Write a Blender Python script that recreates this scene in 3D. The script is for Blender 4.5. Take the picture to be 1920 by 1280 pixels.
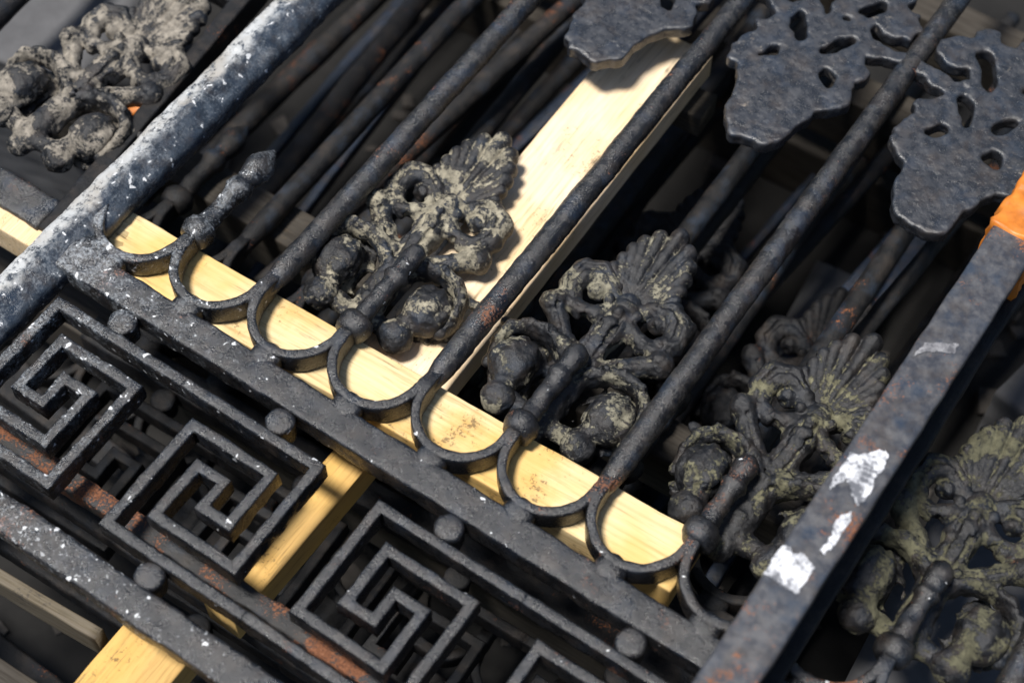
import bpy, math, random
import numpy as np
from mathutils import Matrix, Vector

# ------------------------------------------------------------------ camera, sky, sun, exposure
S = 0.075                                   # one railing pitch (bar to spear) in metres
for o in list(bpy.data.objects): bpy.data.objects.remove(o)
scene = bpy.context.scene
RIGHT = Vector((.82671418, .56261324, .00316436)); DOWN = Vector((.48271813, -.70640329, -.51766553)); FWD = Vector((-.28901016, .42948892, -.85557723))
CAM = Vector((9.25772883, -5.7595415, 14.43618999))
cd = bpy.data.cameras.new('camera'); cam = bpy.data.objects.new('camera', cd); scene.collection.objects.link(cam)
m = Matrix.Identity(4)
for i in range(3):
    m[i][0] = RIGHT[i]; m[i][1] = -DOWN[i]; m[i][2] = -FWD[i]; m[i][3] = CAM[i] * S
cam.matrix_world = m
cd.sensor_width = 36; cd.lens = 3200.9 / 1920 * 36; cd.clip_start = .05; cd.clip_end = 200
cd.dof.use_dof = True; cd.dof.focus_distance = 17.0 * S; cd.dof.aperture_fstop = 4.2
scene.camera = cam

SUN_EL = math.radians(73)
hd = (RIGHT * .95 + Vector((-.558, .829, 0)) * .18); hd.z = 0; hd.normalize()          # the way shadows fall
sun_from = Vector((-hd.x * math.cos(SUN_EL), -hd.y * math.cos(SUN_EL), math.sin(SUN_EL)))
ld = bpy.data.lights.new('sun', 'SUN'); ld.energy = 4.7; ld.angle = math.radians(12); ld.color = (1, .96, .90)
lo = bpy.data.objects.new('sun', ld); scene.collection.objects.link(lo); lo.location = sun_from * 4
lo.rotation_euler = sun_from.to_track_quat('Z', 'Y').to_euler()
w = bpy.data.worlds.new('World'); scene.world = w; w.use_nodes = True
nt = w.node_tree; bg = nt.nodes['Background']; sk = nt.nodes.new('ShaderNodeTexSky'); sk.sky_type = 'NISHITA'; sk.sun_disc = False
sk.sun_elevation = SUN_EL; sk.sun_rotation = math.atan2(sun_from.x, sun_from.y)
nt.links.new(sk.outputs[0], bg.inputs[0]); bg.inputs[1].default_value = .078
scene.view_settings.view_transform = 'Standard'; scene.view_settings.look = 'None'; scene.view_settings.exposure = .32; scene.view_settings.gamma = 1

# ------------------------------------------------------------------ noise, meshing helpers (numpy), all in pitches
random.seed(7)
def _h(ix, iy, iz, seed):
    n = (ix * 374761393 + iy * 668265263 + iz * 2147483647 + seed * 1274126177) & 0xffffffff
    n = ((n ^ (n >> 13)) * 1274126177) & 0xffffffff
    n = ((n ^ (n >> 16)) * 2246822519) & 0xffffffff
    return ((n ^ (n >> 15)) & 0xffff) / 65535.0 - .5
def vn(P, f, seed=0):
    Q = P * f; I = np.floor(Q).astype(np.int64); F = Q - I; F = F * F * (3 - 2 * F); r = 0
    for dx in (0, 1):
        for dy in (0, 1):
            for dz in (0, 1):
                wt = (F[..., 0] if dx else 1 - F[..., 0]) * (F[..., 1] if dy else 1 - F[..., 1]) * (F[..., 2] if dz else 1 - F[..., 2])
                r = r + wt * _h(I[..., 0] + dx, I[..., 1] + dy, I[..., 2] + dz, seed)
    return r
col = scene.collection
def link(name, me, mat, parent=None):
    o = bpy.data.objects.new(name, me); col.objects.link(o)
    if mat is not None and not me.materials: me.materials.append(mat)
    if parent: o.parent = parent
    return o
def mesh(name, V, F, smooth=True):
    me = bpy.data.meshes.new(name); me.from_pydata([tuple(v) for v in (np.asarray(V) * S).tolist()], [], F)
    if smooth: me.polygons.foreach_set('use_smooth', [True] * len(me.polygons))
    me.update(); return me
def tag(o, label=None, cat=None, group=None, kind=None):
    for k, v in (('label', label), ('category', cat), ('group', group), ('kind', kind)):
        if v: o[k] = v
    return o
def thing(name, label, cat, loc=(0, 0, 0), rz=0, group=None):
    o = bpy.data.objects.new(name, None); col.objects.link(o); o.empty_display_size = .02
    o.location = Vector(loc) * S; o.rotation_euler = (0, 0, rz)
    return tag(o, label, cat, group)

def rrect(w, h, r, k=3, dz=0):
    """rounded rectangle section: lateral n, vertical z, outward normals"""
    P = []; N = []
    for cx, cy, a0 in ((w/2-r, h/2-r, 0), (-w/2+r, h/2-r, 90), (-w/2+r, -h/2+r, 180), (w/2-r, -h/2+r, 270)):
        for i in range(k + 1):
            a = math.radians(a0 + 90 * i / k); P.append((cx + r*math.cos(a), cy + r*math.sin(a) + dz)); N.append((math.cos(a), math.sin(a)))
    Q = []; M = []
    n = len(P)
    for i in range(n):                       # extra points along the flats
        Q.append(P[i]); M.append(N[i]); j = (i + 1) % n
        L = math.dist(P[i], P[j]); c = int(L / .06)
        for t in range(1, c):
            s = t / c; Q.append((P[i][0]*(1-s)+P[j][0]*s, P[i][1]*(1-s)+P[j][1]*s)); M.append(N[i] if abs(N[i][0]-N[j][0]) < 1e-6 else N[i])
    return np.array(Q), np.array(M)
def circ(r, k=16):
    a = np.arange(k) * 2 * math.pi / k; N = np.stack([np.cos(a), np.sin(a)], 1); return N * r, N
def poly_sec(pts):
    P = np.array(pts, float); Q = []; M = []
    n = len(P)
    for i in range(n):
        a, b = P[i], P[(i+1) % n]; t = (b - a) / np.linalg.norm(b - a); nn = np.array([t[1], -t[0]])
        c = max(2, int(np.linalg.norm(b - a) / .05))
        for s in range(c):
            f = s / c
            if s == 0: f = .02
            Q.append(a + (b - a) * f); M.append(nn)
    return np.array(Q), np.array(M)
def sweep(path, sec, step=.045, amp=.012, f=9., amp2=.006, f2=26., seed=0, scale=None, closed=False):
    """sweep a section along a polyline lying roughly in a horizontal plane; mitred corners"""
    path = [np.array(p, float) for p in path]; pts = []; nrm = []; n = len(path)
    def lat(a, b):
        t = b - a; t = t / np.linalg.norm(t); l = np.array([-t[1], t[0], 0]); return l / (np.linalg.norm(l) + 1e-9)
    segs = n if closed else n - 1
    L = [lat(path[i], path[(i+1) % n]) for i in range(segs)]
    corner = []
    for i in range(n):
        if closed: a, b = L[i-1], L[i]
        else: a, b = L[max(0, i-1)], L[min(segs-1, i)]
        corner.append((a + b) / (1 + a @ b))
    for i in range(segs):
        a, b = path[i], path[(i+1) % n]; c = max(1, int(np.ceil(np.linalg.norm(b - a) / step)))
        for k in range(c):
            s = k / c; pts.append(a + (b - a) * s)
            nrm.append(corner[i] if k == 0 else L[i])
    if not closed: pts.append(path[-1]); nrm.append(corner[-1])
    pts = np.array(pts); nrm = np.array(nrm); P, N = sec; R, K = len(pts), len(P)
    # keep interior rings from crossing the mitres: the section is shifted with the true normal only
    sc = np.ones(R) if scale is None else np.array([scale(i / (R - 1)) for i in range(R)])
    V = pts[:, None, :] + nrm[:, None, :] * (P[None, :, 0, None] * sc[:, None, None])
    V[:, :, 2] += P[None, :, 1] * sc[:, None]
    O = nrm[:, None, :] * N[None, :, 0, None]; O = O.copy(); O[:, :, 2] += N[None, :, 1]
    V = V.reshape(-1, 3); O = O.reshape(-1, 3)
    V = V + O * (amp * vn(V, f, seed) + amp2 * vn(V, f2, seed + 5) + amp * .8 * vn(V, f * .3, seed + 9))[:, None]
    F = []
    for i in range(R if closed else R - 1):
        for k in range(K):
            k2 = (k + 1) % K; j = (i + 1) % R
            F.append((i*K+k, j*K+k, j*K+k2, i*K+k2))
    if not closed: F.append(tuple(range(K))); F.append(tuple((R-1)*K + k for k in range(K - 1, -1, -1)))
    return V, F
def lathe(prof, axis='y', k=18, amp=.012, f=9., seed=0, org=(0, 0, 0), squash=1.):
    """prof: (distance along axis, radius)"""
    a = np.arange(k) * 2 * math.pi / k; V = []; O = []
    for d, r in prof:
        for t in a:
            c, s = math.cos(t), math.sin(t)
            if axis == 'y': V.append((r*c, d, r*s*squash)); O.append((c, 0, s))
            else: V.append((r*c, r*s, d)); O.append((c, s, 0))
    V = np.array(V) + np.array(org); O = np.array(O)
    V = V + O * (amp * vn(V, f, seed) + amp * .6 * vn(V, f * 3, seed + 3))[:, None]
    F = []
    for i in range(len(prof) - 1):
        for j in range(k):
            q = (i*k+j, i*k+(j+1) % k, (i+1)*k+(j+1) % k, (i+1)*k+j)
            F.append(q if axis != 'y' else q[::-1])
    c0 = tuple(range(k)); c1 = tuple((len(prof)-1)*k + j for j in range(k))
    F.append(c0 if axis == 'y' else c0[::-1]); F.append(c1[::-1] if axis == 'y' else c1)
    return V, F
def dense(prof, step=.03):
    out = []
    for (a, r), (b, q) in zip(prof, prof[1:]):
        c = max(1, int(math.hypot(b-a, q-r) / step))
        for i in range(c): out.append((a+(b-a)*i/c, r+(q-r)*i/c))
    return out + [prof[-1]]
def join(*parts):
    V = []; F = []; n = 0
    for v, f in parts:
        V.append(np.asarray(v)); F += [tuple(i + n for i in q) for q in f]; n += len(v)
    return np.concatenate(V), F
def nets(d, org, h):
    """naive surface nets on a signed distance grid"""
    s = d < 0; nx, ny, nz = d.shape
    cnt = np.zeros((nx-1, ny-1, nz-1)); acc = np.zeros((nx-1, ny-1, nz-1, 3))
    cs = [(i, j, k) for i in (0, 1) for j in (0, 1) for k in (0, 1)]
    sl = lambda A, c: A[c[0]:nx-1+c[0], c[1]:ny-1+c[1], c[2]:nz-1+c[2]]
    for a in cs:
        for ax in range(3):
            if a[ax]: continue
            b = list(a); b[ax] = 1
            da, db = sl(d, a), sl(d, b); x = sl(s, a) != sl(s, b)
            t = np.where(x, da / np.where(x, da - db, 1), 0)
            cnt += x
            for q in range(3): acc[..., q] += np.where(x, a[q] + (t if q == ax else 0), 0)
    act = cnt > 0; idx = np.full(act.shape, -1); idx[act] = np.arange(act.sum())
    I = np.argwhere(act); V = (I + acc[act] / cnt[act][:, None]) * h + np.array(org)
    F = []
    for ax in range(3):
        b1, b2 = [(1, 2), (2, 0), (0, 1)][ax]
        lo_ = [slice(1, -1)] * 3; lo_[ax] = slice(0, -1); hi = [slice(1, -1)] * 3; hi[ax] = slice(1, None)
        e = s[tuple(lo_)] != s[tuple(hi)]; E = np.argwhere(e); flip = s[tuple(lo_)][e]
        if not len(E): continue
        base = E.copy()
        for q in range(3):
            if q != ax: base[:, q] += 1
        def at(o1, o2):
            c = base.copy(); c[:, b1] -= o1; c[:, b2] -= o2
            return idx[c[:, 0], c[:, 1], c[:, 2]]
        Q = np.stack([at(1, 1), at(0, 1), at(0, 0), at(1, 0)], 1)
        Q[~flip] = Q[~flip][:, ::-1]
        F.append(Q)
    return V, [tuple(q) for q in np.concatenate(F).tolist()]

# ------------------------------------------------------------------ materials
def nodes(name):
    mt = bpy.data.materials.new(name); mt.use_nodes = True; t = mt.node_tree
    return mt, t, t.nodes['Principled BSDF']
def N(t, typ, **kw):
    n = t.nodes.new(typ)
    for k, v in kw.items():
        if k == 'inp':
            for a, b in v.items(): n.inputs[a].default_value = b
        else: setattr(n, k, v)
    return n
def noise_tex(t, vec, scale, detail=6, rough=.6, dist=0):
    n = N(t, 'ShaderNodeTexNoise', inp={'Scale': scale, 'Detail': detail, 'Roughness': rough, 'Distortion': dist}); t.links.new(vec, n.inputs['Vector']); return n.outputs[0]
def ramp(t, fac, a, b, ca=(0, 0, 0, 1), cb=(1, 1, 1, 1)):
    r = N(t, 'ShaderNodeValToRGB'); r.color_ramp.elements[0].position = a; r.color_ramp.elements[1].position = b
    r.color_ramp.elements[0].color = ca; r.color_ramp.elements[1].color = cb; t.links.new(fac, r.inputs[0]); return r.outputs[0]
def mix(t, fac, a, b):
    n = N(t, 'ShaderNodeMix', data_type='RGBA')
    for sock, v in ((n.inputs[0], fac), (n.inputs[6], a), (n.inputs[7], b)):
        if hasattr(v, 'is_linked'): t.links.new(v, sock)
        else: sock.default_value = v if not isinstance(v, tuple) else (*v, 1)
    return n.outputs[2]
def math_(t, op, a, b=None, clamp=False):
    n = N(t, 'ShaderNodeMath', operation=op, use_clamp=clamp)
    for i, v in enumerate((a, b)):
        if v is None: continue
        if hasattr(v, 'is_linked'): t.links.new(v, n.inputs[i])
        else: n.inputs[i].default_value = v
    return n.outputs[0]
def iron(name, dark=(.005, .0055, .007), grey=(.015, .015, .0165), rust=.0, specks=.5, blue=.3, dust=None, dirt=None, dirt_amt=.5, rough=.42, splash=0., spec=.5, bump=.75, rust_x=0., sunlit_wash=False):
    """painted cast iron: worn paint, rust, grit; dirt = lichen / old mortar crust colour"""
    mt, t, b = nodes(name); g = N(t, 'ShaderNodeNewGeometry').outputs['Position']
    big = noise_tex(t, g, 28, 5); mid = noise_tex(t, g, 110, 6, .65); fine = noise_tex(t, g, 520, 4, .7); gr = noise_tex(t, g, 1500, 2)
    c = mix(t, ramp(t, mid, .40, .66), dark, grey)
    c = mix(t, math_(t, 'MULTIPLY', ramp(t, noise_tex(t, g, 45, 4), .52, .68), blue), c, (.022, .034, .055))
    c = mix(t, math_(t, 'MULTIPLY', ramp(t, noise_tex(t, g, 60, 5), .50, .70), .55), c, (.046, .036, .029))
    rn = math_(t, 'ADD', math_(t, 'MULTIPLY', big, .62), math_(t, 'MULTIPLY', fine, .38))
    if rust_x:            # the far end of the panel has rusted more
        sxx = N(t, 'ShaderNodeSeparateXYZ'); t.links.new(g, sxx.inputs[0])
        rn = math_(t, 'ADD', rn, math_(t, 'MULTIPLY', math_(t, 'DIVIDE', math_(t, 'SUBTRACT', sxx.outputs[0], .36), .2, True), rust_x))
    rmask = ramp(t, rn, .66 - rust, .70 - rust)
    rc = mix(t, ramp(t, fine, .35, .65), (.07, .024, .010), (.22, .085, .038))
    c = mix(t, rmask, c, rc)
    wear = None
    if specks > 0:
        fl = noise_tex(t, g, 330, 3, .55, .4)
        zone = math_(t, 'MULTIPLY', noise_tex(t, g, 26, 3), .55)
        sm = ramp(t, math_(t, 'ADD', fl, zone), 1.03 - specks * .05, 1.06 - specks * .05)
        c = mix(t, math_(t, 'MULTIPLY', sm, .7), c, (.38, .39, .40))
        haze_ = math_(t, 'MULTIPLY', ramp(t, fine, .60, .72), .22)
        c = mix(t, haze_, c, (.20, .20, .20))
    if splash > 0:        # lime wash splashed on this end of the panel, thinning out along the rail
        sx = N(t, 'ShaderNodeSeparateXYZ'); t.links.new(g, sx.inputs[0])
        fall = math_(t, 'SUBTRACT', 1.0, math_(t, 'DIVIDE', math_(t, 'ADD', sx.outputs[0], .03), splash), True)
        fall = math_(t, 'POWER', fall, 1.6)
        pat = math_(t, 'ADD', math_(t, 'MULTIPLY', noise_tex(t, g, 75, 8, .75), .7), math_(t, 'MULTIPLY', fine, .5))
        ms = ramp(t, math_(t, 'ADD', pat, math_(t, 'MULTIPLY', fall, .16)), .70, .84)
        c = mix(t, math_(t, 'MULTIPLY', ms, math_(t, 'MULTIPLY', fall, .75)), c, (.36, .39, .42))
        big_fl = noise_tex(t, g, 150, 2, .5, .3)
        c = mix(t, ramp(t, math_(t, 'ADD', big_fl, math_(t, 'MULTIPLY', fall, .10)), .735, .755), c, (.62, .63, .64))
    if sunlit_wash:                 # lime wash and painted-in sunlight on one slope (local x), worn through in places
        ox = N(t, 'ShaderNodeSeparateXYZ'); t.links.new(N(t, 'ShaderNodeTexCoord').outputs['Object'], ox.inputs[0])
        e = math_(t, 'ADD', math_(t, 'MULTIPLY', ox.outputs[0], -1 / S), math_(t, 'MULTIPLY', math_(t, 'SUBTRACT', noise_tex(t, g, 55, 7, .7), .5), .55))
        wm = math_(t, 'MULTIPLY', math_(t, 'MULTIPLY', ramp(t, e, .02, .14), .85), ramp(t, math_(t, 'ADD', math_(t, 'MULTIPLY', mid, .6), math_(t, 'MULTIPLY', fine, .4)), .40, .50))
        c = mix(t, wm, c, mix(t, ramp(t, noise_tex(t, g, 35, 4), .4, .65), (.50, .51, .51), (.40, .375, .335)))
    if dirt is not None:
        pm = math_(t, 'ADD', math_(t, 'MULTIPLY', noise_tex(t, g, 36, 9, .70, .4), .80), math_(t, 'MULTIPLY', fine, .20))
        pt = N(t, 'ShaderNodeNewGeometry').outputs['Pointiness']
        pm = math_(t, 'ADD', pm, math_(t, 'MULTIPLY', math_(t, 'SUBTRACT', .5, pt), .9))
        dm = ramp(t, pm, .615 - dirt_amt * .25, .655 - dirt_amt * .25)
        dcol = mix(t, ramp(t, mid, .38, .64), tuple(x * .32 for x in dirt), dirt)
        dcol = mix(t, math_(t, 'MULTIPLY', ramp(t, fine, .45, .6), .5), dcol, tuple(x * .75 for x in dirt))
        c = mix(t, dm, c, dcol); wear = dm
    t.links.new(c, b.inputs['Base Color'])
    ro = ramp(t, mid, .3, .75, (rough - .1,) * 3 + (1,), (rough + .24,) * 3 + (1,))
    ro = mix(t, rmask, ro, (.85, .85, .85))
    if wear is not None: ro = mix(t, wear, ro, (.93, .93, .93))
    t.links.new(ro, b.inputs['Roughness']); b.inputs['Specular IOR Level'].default_value = spec
    hgt = math_(t, 'ADD', math_(t, 'MULTIPLY', mid, .40), math_(t, 'ADD', math_(t, 'MULTIPLY', fine, .55), math_(t, 'MULTIPLY', gr, .30)))
    if wear is not None: hgt = math_(t, 'ADD', hgt, math_(t, 'MULTIPLY', wear, .25))
    bp = N(t, 'ShaderNodeBump', inp={'Strength': bump, 'Distance': .0016}); t.links.new(hgt, bp.inputs['Height']); t.links.new(bp.outputs[0], b.inputs['Normal'])
    return mt
def wood(name, base=(.76, .60, .34), dark=(.38, .23, .08), stain=.3, weather=0., axis=0):
    mt, t, b = nodes(name); tc = N(t, 'ShaderNodeTexCoord').outputs['Object']
    mp = N(t, 'ShaderNodeMapping'); t.links.new(tc, mp.inputs[0]); sc = [1., 1., 1.]; sc[axis] = .05; mp.inputs['Scale'].default_value = sc
    grain = noise_tex(t, mp.outputs[0], 420, 5, .6, .4); band = noise_tex(t, mp.outputs[0], 90, 3, .5, .6)
    blot = noise_tex(t, tc, 22, 5, .6); spot = noise_tex(t, tc, 260, 5, .7)
    wv = N(t, 'ShaderNodeTexWave', wave_type='BANDS', bands_direction='Y' if axis == 0 else 'X', inp={'Scale': 55., 'Distortion': 3.5, 'Detail': 3., 'Detail Scale': 1.2})
    t.links.new(mp.outputs[0], wv.inputs['Vector'])
    c = mix(t, math_(t, 'MULTIPLY', ramp(t, band, .40, .70), .45), base, tuple(x * .8 + y * .2 for x, y in zip(dark, base)))
    c = mix(t, math_(t, 'MULTIPLY', ramp(t, wv.outputs[0], .55, .95), .14), c, dark)
    c = mix(t, math_(t, 'MULTIPLY', ramp(t, grain, .52, .70), .5), c, tuple(x * .6 for x in dark))
    c = mix(t, math_(t, 'MULTIPLY', ramp(t, noise_tex(t, tc, 13, 3, .5), .46, .62), stain + .15), c, (.66, .40, .10))
    c = mix(t, math_(t, 'MULTIPLY', ramp(t, blot, .54, .72), stain), c, (.50, .26, .05))
    dm = math_(t, 'MULTIPLY', ramp(t, math_(t, 'ADD', math_(t, 'MULTIPLY', spot, .5), math_(t, 'MULTIPLY', blot, .5)), .585, .63), .7)
    c = mix(t, dm, c, (.07, .05, .03))
    stk = noise_tex(t, mp.outputs[0], 230, 6, .75, .2)
    c = mix(t, math_(t, 'MULTIPLY', math_(t, 'MULTIPLY', ramp(t, stk, .55, .66), ramp(t, noise_tex(t, tc, 30, 3), .48, .60)), .7), c, (.10, .075, .045))
    if weather: c = mix(t, weather, c, mix(t, ramp(t, grain, .35, .65), (.02, .018, .016), (.10, .09, .078)))
    t.links.new(c, b.inputs['Base Color']); b.inputs['Roughness'].default_value = .75; b.inputs['Specular IOR Level'].default_value = .25
    bp = N(t, 'ShaderNodeBump', inp={'Strength': .35, 'Distance': .0008}); t.links.new(math_(t, 'ADD', grain, math_(t, 'MULTIPLY', wv.outputs[0], .4)), bp.inputs['Height']); t.links.new(bp.outputs[0], b.inputs['Normal'])
    return mt
M_iron = iron('cast_iron', rust=.03, specks=.45, splash=.42, rust_x=.055, rough=.24, spec=.7)
M_stile = iron('stile_iron', dark=(.020, .027, .038), grey=(.055, .072, .095), rust=.0, specks=.5, blue=.8, splash=.12, rough=.24, sunlit_wash=True, bump=.6)
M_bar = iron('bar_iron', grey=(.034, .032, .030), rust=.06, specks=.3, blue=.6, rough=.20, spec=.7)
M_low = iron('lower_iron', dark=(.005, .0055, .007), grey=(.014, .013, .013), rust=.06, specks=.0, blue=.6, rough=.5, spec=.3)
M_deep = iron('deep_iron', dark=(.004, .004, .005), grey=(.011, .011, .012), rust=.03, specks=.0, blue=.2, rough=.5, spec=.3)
M_rust = iron('rusty_iron', rust=.15, specks=.2); M_blue = iron('blue_painted_iron', dark=(.006, .010, .018), grey=(.012, .023, .048), rust=.06, specks=0, blue=.3, rough=.4, spec=.4); M_rodr = iron('rusty_rod_iron', dark=(.007, .007, .008), grey=(.02, .018, .017), rust=.07, specks=0, rough=.55, spec=.3)
M_lrail = iron('bottom_rail_iron', rust=.07, specks=2.3, splash=.5, rough=.25, spec=.7)
M_leaf = iron('back_iron', dark=(.017, .019, .023), grey=(.036, .038, .044), rust=-.05, specks=.35, blue=.45, bump=.5, rough=.26, spec=.7, dirt=(.22, .19, .16), dirt_amt=.04)
M_flat = iron('flat_iron', dark=(.035, .038, .047), grey=(.085, .085, .09), rust=.10, specks=.1, blue=.8, rough=.36, bump=.25)  # base lightened and blued to carry the sky reflected in the top face
M_an = [iron('ornament_iron_a', rust=-.02, specks=.3, dirt=(.36, .325, .24), dirt_amt=.44, blue=.5),
        iron('ornament_iron_b', rust=.01, specks=.3, dirt=(.28, .26, .19), dirt_amt=.34, blue=.4),
        iron('ornament_iron_c', rust=.0, specks=.3, dirt=(.18, .17, .105), dirt_amt=.36, blue=.2),
        iron('ornament_iron_d_shade', rust=.01, specks=.3, dirt=(.12, .115, .07), dirt_amt=.50, blue=.3),  # mossy crust colour, darkened further to put shade into it
        iron('ornament_iron_e', rust=-.02, specks=.3, dirt=(.32, .285, .235), dirt_amt=.56, blue=.3)]
M_wood = wood('pine_batten', stain=.5, axis=0); M_woodb = wood('pine_board', base=(.82, .67, .48), dark=(.50, .33, .17), stain=.16, axis=1); M_woodc = wood('pine_short', base=(.60, .39, .14), dark=(.30, .16, .05), axis=1)
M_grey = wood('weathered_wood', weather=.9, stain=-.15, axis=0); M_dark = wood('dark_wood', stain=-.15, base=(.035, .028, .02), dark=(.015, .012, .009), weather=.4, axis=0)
def flat_mat(name, c, rough=.6, n=60, var=.25):
    mt, t, b = nodes(name); g = N(t, 'ShaderNodeNewGeometry').outputs['Position']
    k = noise_tex(t, g, n, 6, .65); cc = mix(t, ramp(t, k, .35, .68), tuple(x * (1 - var) for x in c), c)
    t.links.new(cc, b.inputs['Base Color']); b.inputs['Roughness'].default_value = rough
    bp = N(t, 'ShaderNodeBump', inp={'Strength': .4, 'Distance': .001}); t.links.new(k, bp.inputs['Height']); t.links.new(bp.outputs[0], b.inputs['Normal'])
    return mt
def worn(name, c1, c0, a, b_, sc):
    mt, t, b = nodes(name); g = N(t, 'ShaderNodeNewGeometry').outputs['Position']
    k = math_(t, 'ADD', math_(t, 'MULTIPLY', noise_tex(t, g, sc, 7, .7), .7), math_(t, 'MULTIPLY', noise_tex(t, g, sc * 6, 3, .7), .3))
    t.links.new(mix(t, ramp(t, k, a, b_), c0, c1), b.inputs['Base Color']); b.inputs['Roughness'].default_value = .6
    bp = N(t, 'ShaderNodeBump', inp={'Strength': .5, 'Distance': .001}); t.links.new(k, bp.inputs['Height']); t.links.new(bp.outputs[0], b.inputs['Normal'])
    return mt
M_scuff = worn('faint_scuff', (.28, .28, .29), (.07, .07, .08), .42, .58, 60)
M_white = flat_mat('white_paint', (.82, .82, .80), .5, 150, .15); M_wash = worn('lime_wash', (.66, .65, .61), (.10, .12, .15), .36, .52, 90); M_patch = worn('scuffed_paint', (.66, .67, .70), (.10, .105, .12), .45, .55, 55)
M_orange = flat_mat('orange_tape', (.72, .22, .025), .45, 55, .45); M_ground = flat_mat('dark_soil', (.012, .011, .010), .95, 40, .5); M_slab = flat_mat('concrete', (.10, .10, .105), .9, 30, .3); M_stone = flat_mat('rubble', (.06, .052, .045), .9, 60, .5)

# ------------------------------------------------------------------ ground
gv = np.array([(-400, -400, -4.7), (400, -400, -4.7), (400, 400, -4.7), (-400, 400, -4.7)], float)
tag(link('ground', mesh('ground', gv, [(0, 1, 2, 3)], False), M_ground), kind='structure')

# ------------------------------------------------------------------ the ornament casting (palmette over volutes and hanging buds)
H = .016
ax_a = np.arange(-1.02, 1.03, H); ax_b = np.arange(.72, 3.86, H); ax_z = np.arange(-.40, .36, H)
GA, GB, GZ = np.meshgrid(ax_a, ax_b, ax_z, indexing='ij'); ABS = np.abs(GA)
def smin(a, b, k):
    h = np.clip(.5 + .5 * (b - a) / k, 0, 1); return b * (1 - h) + a * h - k * h * (1 - h)
def cone(A, B, Z, p, q, r0, r1, flat=1.):
    p = np.array(p, float); q = np.array(q, float); d = q - p; L2 = d @ d
    t = np.clip(((A-p[0])*d[0] + (B-p[1])*d[1] + (Z-p[2])*d[2]) / L2, 0, 1)
    return np.sqrt((A-p[0]-t*d[0])**2 + (B-p[1]-t*d[1])**2 + ((Z-p[2]-t*d[2]) * flat)**2) - (r0 + (r1-r0)*t)
def tube(A, B, Z, pts, rr, flat=1., k=.02):
    d = None
    for i in range(len(pts) - 1):
        c = cone(A, B, Z, pts[i], pts[i+1], rr[i], rr[i+1], flat); d = c if d is None else smin(d, c, k)
    return d
def ell(A, B, Z, c, r):
    q = np.sqrt(((A-c[0])/r[0])**2 + ((B-c[1])/r[1])**2 + ((Z-c[2])/r[2])**2); return (q - 1) * min(r)
PET = [(0, 3.60, .115), (.17, 3.49, .10), (.265, 3.35, .092), (.315, 3.20, .086), (.345, 3.06, .08), (.37, 2.92, .075)]
def f_fan(A, B, Z):
    Am = np.abs(A); d = None
    for i, (x, y, r) in enumerate(PET):
        c = cone(Am, B, Z, (x*.16, 2.58, .0), (x, y, .06 - .02*i/5), .018, r*.95, .75); d = c if d is None else np.minimum(d, c)
    d = smin(d, ell(A, B, Z, (0, 2.98, -.12), (.30, .48, .09)), .02)
    return smin(d, ell(A, B, Z, (0, 2.56, .03), (.15, .13, .13)), .02)
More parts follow.
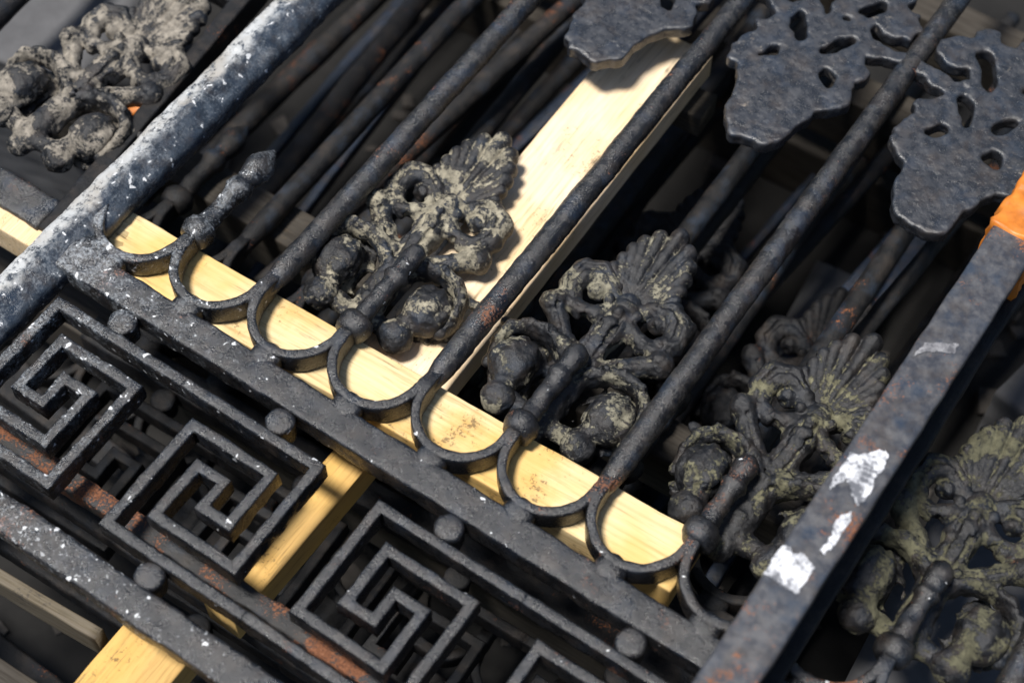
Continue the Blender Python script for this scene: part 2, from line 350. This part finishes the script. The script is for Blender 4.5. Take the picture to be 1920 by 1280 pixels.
def f_body(A, B, Z):
    Am = np.abs(A)
    d = tube(A, B, Z, [(0, 2.62, 0), (0, 2.28, .03), (0, 1.75, .0), (0, 1.2, -.03), (0, .86, -.05)], [.14, .18, .155, .17, .13])
    d = smin(d, tube(Am, B, Z, [(.05, 1.70, 0), (.32, 1.93, .02), (.60, 2.20, .0)], [.12, .105, .115]), .03)
    d = smin(d, ell(Am, B, Z, (.64, 2.22, .03), (.145, .14, .15)), .03)
    d = smin(d, tube(Am, B, Z, [(.62, 2.25, -.02), (.56, 2.42, 0)], [.12, .12]), .04)
    # scroll round the pit
    d = smin(d, tube(Am, B, Z, [(.06, 2.50, .02), (.20, 2.36, .04), (.38, 2.30, .02), (.55, 2.36, 0), (.62, 2.52, .02), (.58, 2.70, .04), (.42, 2.79, .04), (.24, 2.72, .0), (.14, 2.62, -.02)], [.095, .095, .095, .105, .13, .145, .13, .105, .09]), .025)
    d = smin(d, ell(Am, B, Z, (.36, 2.60, .0), (.10, .09, .11)), .02)
    # hood
    d = smin(d, tube(Am, B, Z, [(.06, 1.66, 0), (.26, 1.80, .03), (.46, 1.86, .06), (.66, 1.82, .06), (.80, 1.70, .04), (.85, 1.52, .0), (.82, 1.34, -.06)], [.10, .085, .08, .075, .07, .06, .05], .5), .04)
    d = smin(d, cone(Am, B, Z, (.78, 1.74, .0), (.93, 1.78, -.02), .06, .05), .02)
    d = smin(d, ell(Am, B, Z, (.55, 1.50, -.20), (.32, .36, .09)), .03)
    d = smin(d, tube(Am, B, Z, [(.02, 1.0, -.05), (.25, 1.05, -.05), (.42, 1.04, -.04)], [.11, .10, .12]), .04)
    # chased grooves along scroll, arm and stem, and small beads
    gr = tube(Am, B, Z, [(.38, 2.30, .13), (.55, 2.36, .13), (.63, 2.52, .16), (.58, 2.71, .19), (.42, 2.80, .18), (.26, 2.74, .12)], [.022, .028, .034, .036, .034, .02])
    gr = np.minimum(gr, tube(Am, B, Z, [(.10, 1.74, .13), (.32, 1.93, .13), (.58, 2.18, .13)], [.018, .026, .02]))
    gr = np.minimum(gr, tube(Am, B, Z, [(.07, 2.45, .17), (.085, 2.1, .165), (.07, 1.6, .13)], [.02, .026, .02]))
    d = np.maximum(d, -gr)
    for q in ((.0, 2.42, .16, .07), (.12, 1.80, .10, .07), (.17, 2.52, .11, .06), (.80, 1.30, -.02, .07)):
        d = smin(d, ell(Am, B, Z, q[:3], (q[3],) * 3), .008)
    d = np.maximum(d, -ell(Am, B, Z, (.27, 1.42, 0), (.075, .17, 1)))
    d = np.maximum(d, -ell(Am*.88 - B*.47, Am*.47 + B*.88, Z, (-.80, 1.99, 0), (.075, .16, 1)))
    d = np.maximum(d, -ell(Am, B, Z, (.36, 2.47, .22), (.10, .09, .32)))
    return d
def f_bud(A, B, Z):
    d = ell(A, B, Z, (.57, 1.41, .03), (.245, .295, .22))
    d = smin(d, ell(A, B, Z, (.47, 1.0, .01), (.18, .18, .17)), .008)
    d = d + .011 * np.cos(7 * np.arctan2(Z + .02, A - .57)) * np.clip((B - 1.15) * 6, 0, 1)      # faint ribs
    return smin(d, cone(A, B, Z, (.5, 1.2, .02), (.47, 1.08, .02), .13, .12), .008)
def rough_d(d, seed, amp=.030):
    n = np.abs(d) < .09; P = np.stack([GA[n], GB[n], GZ[n]], -1); d = d.copy()
    d[n] += amp * vn(P, 7, seed) + amp * .8 * vn(P, 14, seed + 1) + amp * .5 * vn(P, 40, seed + 2)
    return d
D_fan = f_fan(GA, GB, GZ); D_body = f_body(GA, GB, GZ)
GO = (ax_a[0], ax_b[0], ax_z[0])
def grid_mesh(name, d):
    V, F = nets(d, GO, H); return mesh(name, V, F)
D_bud = {s: f_bud(GA * s, GB, GZ) for s in (-1, 1)}
AM = []
for sd in (11, 23, 37):
    AM.append((grid_mesh('anthemion', rough_d(D_body, sd)), grid_mesh('palmette', rough_d(D_fan, sd + 3, .017)),
               {s: grid_mesh('bud', rough_d(D_bud[s], sd + 5 + s)) for s in (-1, 1)}))
def anthemion(parent, u, v0, z, mat, var=0, rz=0, lab=None, sub=True):
    b, f, bd = AM[var % 3]
    def inst(me, name, par):
        me2 = me.copy(); me2.materials.clear(); me2.materials.append(mat); return link(name, me2, None, par)
    o = inst(b, 'anthemion', parent); o.location = Vector((u, v0, z)) * S; o.rotation_euler = (0, 0, rz)
    if lab: o['label'] = lab
    if sub:
        inst(f, 'palmette', o); inst(bd[-1], 'bud', o); inst(bd[1], 'bud', o)
    return o
# flat back of the same casting: its outline, extruded, seen from behind on the far row
zz = np.array(0.)
A2, B2 = np.meshgrid(ax_a, ax_b, indexing='ij'); Z2 = np.zeros_like(A2); Am2 = np.abs(A2)
HALF = [(0, 4.90), (.17, 4.92), (.32, 5.05), (.37, 5.20), (.40, 5.32), (.42, 5.45), (.46, 5.60), (.56, 5.73), (.70, 5.83), (.75, 5.95), (.71, 6.13), (.63, 6.25), (.71, 6.36), (.71, 6.46), (.60, 6.51), (.53, 6.66),
        (.78, 6.74), (1.0, 6.80), (1.0, 6.98), (.80, 6.96), (.50, 6.90), (.40, 7.02), (.44, 7.10), (.66, 7.05), (.84, 7.14), (.88, 7.32), (.78, 7.50), (.62, 7.58), (.64, 7.68), (.55, 7.80), (.38, 7.80), (.30, 7.68), (.16, 7.72), (.14, 7.84), (0, 7.84)]
def poly_sdf(X, Y, pts):
    d = np.full(X.shape, 1e9); ins = np.zeros(X.shape, bool); n = len(pts)
    for i in range(n):
        (x0, y0), (x1, y1) = pts[i], pts[(i+1) % n]; ex, ey = x1-x0, y1-y0
        t = np.clip(((X-x0)*ex + (Y-y0)*ey) / (ex*ex + ey*ey + 1e-12), 0, 1)
        d = np.minimum(d, (X-x0-t*ex)**2 + (Y-y0-t*ey)**2)
        ins ^= ((y0 > Y) != (y1 > Y)) & (X < (x1-x0) * (Y-y0) / (y1-y0 + 1e-12) + x0)
    return np.where(ins, -1, 1) * np.sqrt(d)
OUT = [(a, 8.56 - v) for a, v in HALF]; OUT = OUT + [(-a, b) for a, b in OUT[-2:0:-1]]
d2 = poly_sdf(A2, B2, OUT) 
for cx, cy, rx, ry, an in ((.235, 1.95, .085, .20, .5), (.335, 2.42, .075, .14, -.5), (.27, 1.30, .08, .24, .6)):
    ca, sa = math.cos(an), math.sin(an); X, Y = Am2 - cx, B2 - cy
    d2 = np.maximum(d2, -ell(X*ca + Y*sa, -X*sa + Y*ca, Z2, (0, 0, 0), (rx, ry, 1)))
zb = np.arange(-.26, .26, H)
FA, FB, FZ = np.meshgrid(ax_a, ax_b, zb, indexing='ij'); PF = np.stack([FA, FB, FZ], -1)
back_me = []
for sd in (51, 67, 83, 97):
    P2 = np.stack([A2, B2, Z2], -1)
    e2 = (d2 + .05 * vn(P2, 5, sd) + .07 * vn(P2, 9, sd + 1))[:, :, None]
    q = np.abs(FZ) - .085; r_ = .03
    d3 = np.minimum(np.maximum(e2 + r_, q + r_), 0) + np.sqrt(np.maximum(e2 + r_, 0)**2 + np.maximum(q + r_, 0)**2) - r_
    n = np.abs(d3) < .09; d3[n] += .014 * vn(PF[n], 4, sd) + .008 * vn(PF[n], 26, sd)
    V, F = nets(d3, (ax_a[0], ax_b[0], zb[0]), H); V[:, 1] *= -1; F = [q_[::-1] for q_ in F]
    back_me.append(mesh('back_anthemion', V, F))

# ------------------------------------------------------------------ railing panel
KW, KH = .116, .26
def key_path(uc, mirror):
    """one square spiral of the meander; the top line meets the bottom line of its neighbours"""
    g = .313; a = [-2*g, -g, 0, g, 2*g]; v = [-.735, -1.045, -1.355, -1.665, -1.975, -2.285]
    P = [(-1.0, v[0]), (a[4], v[0]), (a[4], v[4]), (a[1], v[4]), (a[1], v[2]), (a[2], v[2]), (a[2], v[3]), (a[3], v[3]), (a[3], v[1]), (a[0], v[1]), (a[0], v[5]), (1.0, v[5])]
    s = -1 if mirror else 1
    return [(uc + s * x, y, 0) for x, y in P]
def build_panel(root, u0, u1, mi, mb, seed=0, detail=True, stile=True, vtop=11., keys=True, skip_bar=(), bar_shift={}):
    st = .045 if detail else .12
    am = 1. if detail else .6
    def add(name, vf, mat, parent=root): return link(name, mesh(name, *vf), mat, parent)
    add('rail', sweep([(u0 - .2, -.245, -.03), (u1, -.245, -.03)], rrect(.34, .30, .03), st, .02*am, 7, .008, 24, seed), mi)
    add('rail', sweep([(u0 - .2, -2.74, -.02), (u1, -2.74, -.02)], rrect(.34, .26, .04), st, .026*am, 7, .012, 24, seed + 1), M_lrail if detail else mi)
    k = 0
    for uc in (np.arange(u0 + 1.08, u1, 1.98) if keys else ()):
        add('greek_key', sweep(key_path(uc, k % 2 == 0), rrect(KW, KH, .024), st, .016*am, 8, .008, 26, seed + 3), mi)
        for vv, rr in ((-.54, .15), (-2.46, .15)):
            if vv < -2 and k % 2 == 0: continue
            add('boss', lathe(dense([(-.16, rr*.9), (.08, rr), (.105, rr*.93), (.118, rr*.75), (.124, .01)], .04), 'z', 20, .02, 8, seed + k, (uc + (.02 if vv > -2 else .03), vv, -.01)), mi)
        k += 1
    n = int(u1 - u0)
    for i in range(n):
        pts = []
        for a in np.linspace(180, 360, 25):
            pts.append((u0 + i + .5 + .475*math.cos(math.radians(a)), .53 + .50*math.sin(math.radians(a)), 0))
        pts = [(u0 + i + .035, .80, 0), (u0 + i + .025, .66, 0)] + pts + [(u0 + i + .975, .66, 0), (u0 + i + .965, .80, 0)]
        add('arc', sweep(pts, rrect(.105, .28, .028), st, .014*am, 8, .008, 26, seed + 20, scale=lambda t: .60 + .40*min(1., min(t, 1-t)/.10)), mi)
        add('boss', lathe(dense([(-.17, .15), (.06, .165), (.11, .14), (.13, .08), (.135, .01)], .04), 'z', 20, .025, 7, seed + i, (u0 + i + .5, -.045, .0)), mi)
    for i in range(n + 1):
        u = u0 + i
        if i % 2 == 0 and i > 0:
            if i in skip_bar: continue
            du = bar_shift.get(i, (0, 0))
            nseg = 40
            pts = [(u + du[0]*t + du[1]*math.sin(t*3.1), .48 + (vtop - .48)*t, 0) for t in np.linspace(0, 1, nseg)]
            add('bar', sweep(pts, circ(.128, 18), .06 if detail else .2, .012*am, 7, .010, 22, seed + 40 + i, scale=lambda t: 1. if t > .05 else .42 + .58*math.sin(t/.05*math.pi/2)), mb)
    return root
def finial(root, u, mi, seed, pointed, L=1.0, v0=.72, z=0.):
    if pointed:
        pr = [(0, .09), (.1, .11), (.55, .105), (.60, .12), (.66, .145), (.72, .135), (.78, .11), (.86, .13), (.98, .16), (1.06, .15), (1.16, .095), (1.25, .035), (1.29, .01)]
    else:
        pr = [(0, .09), (.1, .105), (.6*L, .098), (.66*L, .105), (.71*L, .135), (.75*L, .13), (.79*L, .108), (.86*L, .115), (1.0*L, .125), (1.1*L, .10), (1.15*L, .05), (1.16*L, .01)]
    f = link('finial', mesh('finial', *lathe(dense(pr), 'y', 18, .03, 7, seed, (u, v0, z + .03))), mi, root)
    link('collar', mesh('collar', *lathe(dense([(-.13, .02), (-.12, .14), (-.06, .172), (.02, .182), (.08, .165), (.12, .13), (.13, .02)]), 'y', 20, .035, 7, seed + 1, (u, v0 + .02, z + .02))), mi, f)
    return f

top = thing('railing_panel', 'topmost black cast iron railing panel with greek key border, scalloped arcs and palmette ornaments', 'railing', (0, 0, -.2), group='stacked railing panels')
build_panel(top, 0, 11, M_iron, M_bar, 1, bar_shift={8: (.28, .05), 6: (.0, .0), 2: (.02, 0)})
for c in top.children: c.location.z = .2 * S
for u, p, L, sd in ((1, True, 1, 3), (3, False, 1., 9), (5, False, .95, 13), (7, False, .85, 17), (9, False, .9, 21)):
    finial(top, u, M_iron, sd, p, L, .72).location.z = .2 * S
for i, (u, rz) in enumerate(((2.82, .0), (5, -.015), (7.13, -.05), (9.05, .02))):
    anthemion(top, u, 0, -.27 + .2, M_an[i], i, rz, ('ornament crusted with pale grey lichen', 'ornament with olive tan lichen', 'dark mossy green ornament', 'mossy ornament with shade in its colour')[i])
for i, u in enumerate((3, 5, 7, 9)):
    o = link('back_anthemion', back_me[i], M_leaf, top); o.location = Vector((u, 8.56, .0 + .2)) * S; o['label'] = 'ornament showing its flat smooth back'
# left stile: ridged section with a slope whitened by lime wash and painted-in sun
def part(root, name, vf, mat, dz=.2):
    o = link(name, mesh(name, *vf), mat, root); o.location.z = dz * S; return o
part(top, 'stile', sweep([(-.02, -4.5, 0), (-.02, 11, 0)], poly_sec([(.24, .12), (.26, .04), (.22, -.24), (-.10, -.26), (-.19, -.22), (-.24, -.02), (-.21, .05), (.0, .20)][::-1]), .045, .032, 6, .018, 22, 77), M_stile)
# weld plates at the stile
part(top, 'gusset', lathe(dense([(-.16, .2), (.08, .23), (.13, .17), (.14, .02)], .04), 'z', 20, .05, 6, 5, (.30, -.12, .01)), M_iron)

# ------------------------------------------------------------------ flat iron bar lying over the panel, paint patches and tape
UC = 8.03; ZB, ZT = .14, 1.2
fb = thing('flat_iron_bar', 'tall flat iron bar with white paint patches laid across the stack', 'iron bar', (UC, 0, ZB))
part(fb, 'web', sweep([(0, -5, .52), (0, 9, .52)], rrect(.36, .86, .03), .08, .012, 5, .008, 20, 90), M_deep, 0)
part(fb, 'flange', sweep([(-.02, -5, ZT - ZB - .07), (.04, 9, ZT - ZB - .07)], rrect(.46, .14, .035), .06, .012, 5, .006, 20, 91), M_flat, 0)
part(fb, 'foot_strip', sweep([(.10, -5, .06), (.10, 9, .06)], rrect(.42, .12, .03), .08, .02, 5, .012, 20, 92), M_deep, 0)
def px(x, y, z):
    d = RIGHT * ((x - 960) / 3200.9) + DOWN * ((y - 640) / 3200.9) + FWD
    t = (z - CAM.z) / d.z; return CAM + d * t
def paint(pts, mat=M_patch):
    Q = [px(x, y, ZT) for x, y in pts]; c = sum(Q, Vector()) / len(Q); V = []; n = len(Q) * 6; R = []
    for i in range(len(Q)):
        a, b_ = Q[i], Q[(i+1) % len(Q)]
        for k in range(6): R.append(a.lerp(b_, k / 6) + Vector((random.uniform(-.012, .012), random.uniform(-.012, .012), 0)))
    zt = ZT - ZB + .012
    V = [(p.x - UC, p.y, zt) for p in R] + [(p.x - UC, p.y, zt - .03) for p in R]
    F = [tuple(range(n))] + [(i, i + n, (i+1) % n + n, (i+1) % n) for i in range(n)]
    me = mesh('paint_patch', V, F, False); me.validate(); o = link('paint_patch', me, mat, fb); return o
c8 = lambda l: [(1200 + x / 1.778, 560 + y / 1.778) for x, y in l]
paint(c8([(412, 915), (475, 825), (500, 825), (510, 850), (545, 850), (580, 895), (525, 985), (470, 955)]))
paint(c8([(628, 640), (650, 590), (700, 512), (740, 522), (800, 503), (828, 515), (815, 560), (785, 600), (752, 672), (722, 690), (705, 650), (690, 600), (660, 620)]))
paint(c8([(655, 735), (708, 708), (698, 745), (640, 828), (607, 858), (602, 838), (640, 790)]))
paint(c8([(905, 195), (950, 152), (1065, 152), (1048, 182), (960, 175)]), M_scuff)
part(fb, 'orange_tape', sweep([(.0, 4.52, .56), (.02, 5.6, .56)], rrect(.49, 1.10, .05), .03, .05, 7, .045, 17, 95), M_orange, 0)

# ------------------------------------------------------------------ timber
def timber(name, p, q, wd, ht, ztop, mat, label, axis, taper=0, seed=0, rag=0, cat='timber'):
    """p, q: centre line ends; local x (axis 0) or y (axis 1) runs along the grain"""
    p = np.array(p, float); q = np.array(q, float); L = np.linalg.norm(q - p); c = (p + q) / 2; ang = math.atan2(q[1]-p[1], q[0]-p[0])
    path = [(-L/2, 0, 0), (L/2, 0, 0)] if axis == 0 else [(0, -L/2, 0), (0, L/2, 0)]
    V, F = sweep(path, rrect(wd, ht, .02), .12, .012, 3, .006, 18, seed)
    k = 0 if axis == 0 else 1
    if rag:
        e = V[:, k] < -L/2 + .02; V[e, k] += rag * (.5 + vn(V[e] * np.array([1, 1, 1]), 14, seed + 2)) * 1.2
    o = link(name, mesh(name, V, F), mat); o.location = Vector((c[0], c[1], ztop - ht/2)) * S
    o.rotation_euler = (0, 0, ang if axis == 0 else ang - math.pi/2)
    tag(o, label, cat); return o
bt = timber('timber_batten', (-.05, .30), (7.02, .50), .66, .46, -.16, M_wood, 'pale yellow pine batten lying under the scalloped arcs', 0, seed=3, rag=.5)
for i in range(5):
    a = i * .11 - .2
    sp = link('splinter', mesh('splinter', *sweep([(-3.58 - random.uniform(.1, .35), a + random.uniform(-.1, .1), .1), (-3.1, a, .12)], rrect(.05, .05, .01), .1, .01, 5, .01, 20, i, scale=lambda t: .15 + .85*t)), M_wood, bt)
timber('timber_board', (3.49, .86), (3.45, 6.15), 1.03, .36, -.48, M_woodb, 'wide cream pine board between the round iron bars', 1, seed=4)
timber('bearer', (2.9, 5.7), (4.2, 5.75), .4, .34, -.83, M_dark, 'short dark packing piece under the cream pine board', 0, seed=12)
timber('timber_strip', (3.60, .1), (3.55, -2.2), .40, .42, -.66, M_woodc, 'narrow amber pine strip beneath the greek key border', 1, seed=5)
timber('timber_offcut', (3.26, -2.62), (3.24, -5.2), .74, .42, -.66, M_woodc, 'broad amber pine offcut poking out below the bottom rail', 1, seed=6)
timber('timber_stub', (-4.2, -.12), (-.42, -.04), .36, .45, -.36, M_woodb, 'cream timber stub butting against the whitened stile', 0, seed=7)
timber('weathered_batten', (-1, -3.25), (2.7, -2.98), .13, .5, -.80, M_grey, 'grey weathered batten below the bottom rail', 0, seed=8)
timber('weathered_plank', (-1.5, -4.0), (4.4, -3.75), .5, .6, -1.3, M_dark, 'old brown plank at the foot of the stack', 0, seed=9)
rb = link('rusty_flat_bar', mesh('rusty_flat_bar', *sweep([(-3, -2.05, -.5), (5.2, -1.98, -.5), (12, -1.9, -.5)], rrect(.22, .24, .03), .06, .03, 6, .018, 20, 31)), M_rust)
tag(rb, 'rust covered flat bar running under the greek key border', 'iron bar')

# ------------------------------------------------------------------ lower panels
lowA = thing('railing_panel', 'second railing panel with rusty blue bars lying beneath the timber', 'railing', (-1.23, .8, -1.30), group='stacked railing panels')
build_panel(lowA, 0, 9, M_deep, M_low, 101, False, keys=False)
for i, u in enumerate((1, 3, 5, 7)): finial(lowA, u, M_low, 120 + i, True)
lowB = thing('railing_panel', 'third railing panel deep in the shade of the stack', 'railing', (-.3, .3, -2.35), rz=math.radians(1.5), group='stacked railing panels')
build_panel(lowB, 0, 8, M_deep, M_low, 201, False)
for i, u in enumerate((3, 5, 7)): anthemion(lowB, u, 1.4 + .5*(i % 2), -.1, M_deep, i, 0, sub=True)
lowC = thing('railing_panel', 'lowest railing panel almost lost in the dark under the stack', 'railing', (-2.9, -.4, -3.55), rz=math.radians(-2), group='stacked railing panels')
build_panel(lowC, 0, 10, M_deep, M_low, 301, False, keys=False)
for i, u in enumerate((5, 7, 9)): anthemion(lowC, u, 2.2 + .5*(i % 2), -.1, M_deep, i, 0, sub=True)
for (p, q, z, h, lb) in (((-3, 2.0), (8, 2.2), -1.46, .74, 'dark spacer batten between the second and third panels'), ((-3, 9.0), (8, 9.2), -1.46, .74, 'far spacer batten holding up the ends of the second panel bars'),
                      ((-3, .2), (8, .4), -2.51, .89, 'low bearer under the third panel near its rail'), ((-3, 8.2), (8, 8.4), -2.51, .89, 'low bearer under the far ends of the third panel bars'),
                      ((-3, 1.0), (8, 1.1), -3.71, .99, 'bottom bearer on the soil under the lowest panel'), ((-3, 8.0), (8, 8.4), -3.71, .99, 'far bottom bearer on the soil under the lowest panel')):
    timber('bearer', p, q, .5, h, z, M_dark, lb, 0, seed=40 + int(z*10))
for x, y, wx, wy, zt, a, lb in ((6.2, 5.9, 1.0, 1.9, -4.0, .1, 'grey concrete block on the soil below the round bars'), (9.1, 6.0, 1.0, 1.5, -2.6, -.2, 'grey concrete block right of the flat bar with tape'),
                            (-3.9, 3.1, 2.6, 2.4, -1.4, .2, 'pale concrete block under the mortar caked ornament'), (9.75, 2.2, 2.2, 3.0, -1.5, .06, 'grey concrete block under the shaded ornament')):
    h = zt + 4.7; V, F = sweep([(-wx/2, 0, 0), (wx/2, 0, 0)], rrect(wy, h, .06), .15, .03, 4, .02, 15, int(x*10) % 97)
    o = link('concrete_block', mesh('concrete_block', V, F), M_slab); o.location = Vector((x, y, zt - h/2)) * S; o.rotation_euler = (0, 0, a); tag(o, lb, 'block')

rs = random.Random(5)
for k in range(24):
    u = -2.6 + k * .46 + rs.uniform(-.15, .15); z = (-1.78, -2.9, -3.2, -4.2)[k % 4]; lean = rs.uniform(-.12, .12)
    sec = circ(rs.uniform(.10, .16), 12) if k % 3 else rrect(rs.uniform(.12, .2), .2, .03)
    V, F = sweep([(0, 0, 0), (lean * 9, 9.5, 0)], sec, .2, .02, 6, .012, 20, 400 + k)
    o = link('iron_rod', mesh('iron_rod', V, F), (M_blue, M_deep, M_rodr)[k % 3]); o.location = Vector((u, rs.uniform(.9, 1.6), z)) * S
    tag(o, ('blue painted', 'dull black', 'rust freckled')[k % 3] + (' round' if k % 3 else ' flat') + ' loose iron rod lying in the dark between the stacked panels', 'iron rod', 'loose rods between the panels')

# ------------------------------------------------------------------ neighbouring panel on the left
lp = thing('railing_panel', 'railing panel beside the whitened stile, its ornament thick with dried mortar', 'railing', (-.53, .1, -.6), rz=math.radians(5.5), group='stacked railing panels')
part(lp, 'stile', sweep([(0, -.1, 0), (0, 11, 0)], rrect(.21, .34, .03), .06, .02, 6, .01, 20, 300), M_deep, .14)
part(lp, 'rail', sweep([(-6, .66, 0), (-.10, .09, 0)], rrect(.40, .30, .04), .06, .02, 6, .01, 20, 301), M_bar, .14)
part(lp, 'cross_bar', sweep([(-6, 4.3, 0), (-.10, 3.7, 0)], rrect(.3, .24, .04), .06, .02, 6, .01, 20, 302), M_deep, .10)
part(lp, 'bar', sweep([(-2.45, .5, 0), (-2.3, 11, 0)], circ(.13, 14), .1, .02, 6, .01, 20, 303), M_deep, .10)
anthemion(lp, -1.16, -.12, .26, M_an[4], 1, math.radians(-11.5), 'ornament caked in pale dried mortar')
part(lp, 'orange_tape', sweep([(-.24, 1.66, .02), (-.16, 1.86, .06), (-.12, 2.15, .02)], rrect(.16, .10, .03), .04, .05, 6, .03, 14, 305), M_orange, .14)

# ------------------------------------------------------------------ rubble on the ground
V = []; F = []
for i in range(260):
    c = np.array([random.uniform(-4, 12), random.uniform(-4, 11), -4.7]); r = random.uniform(.04, .16)
    b0 = np.array([(sx, sy, sz) for sx in (-1, 1) for sy in (-1, 1) for sz in (0, 1.2)]) * r * np.array([random.uniform(.6, 1.4), random.uniform(.6, 1.4), random.uniform(.4, 1)])
    b0 = b0 + np.random.RandomState(i).uniform(-.3, .3, b0.shape) * r * np.array([1, 1, .3]); a = random.uniform(0, 6.3)
    b0 = np.stack([b0[:, 0]*math.cos(a) - b0[:, 1]*math.sin(a), b0[:, 0]*math.sin(a) + b0[:, 1]*math.cos(a), b0[:, 2]], 1) + c
    n = len(V) * 8; V.append(b0); F += [tuple(n + k for k in q) for q in ((0, 1, 3, 2), (4, 6, 7, 5), (0, 4, 5, 1), (2, 3, 7, 6), (1, 5, 7, 3), (0, 2, 6, 4))]
tag(link('rubble', mesh('rubble', np.concatenate(V), F, False), M_stone), 'small grey brown rubble chips strewn on the ground', 'rubble', kind='stuff')
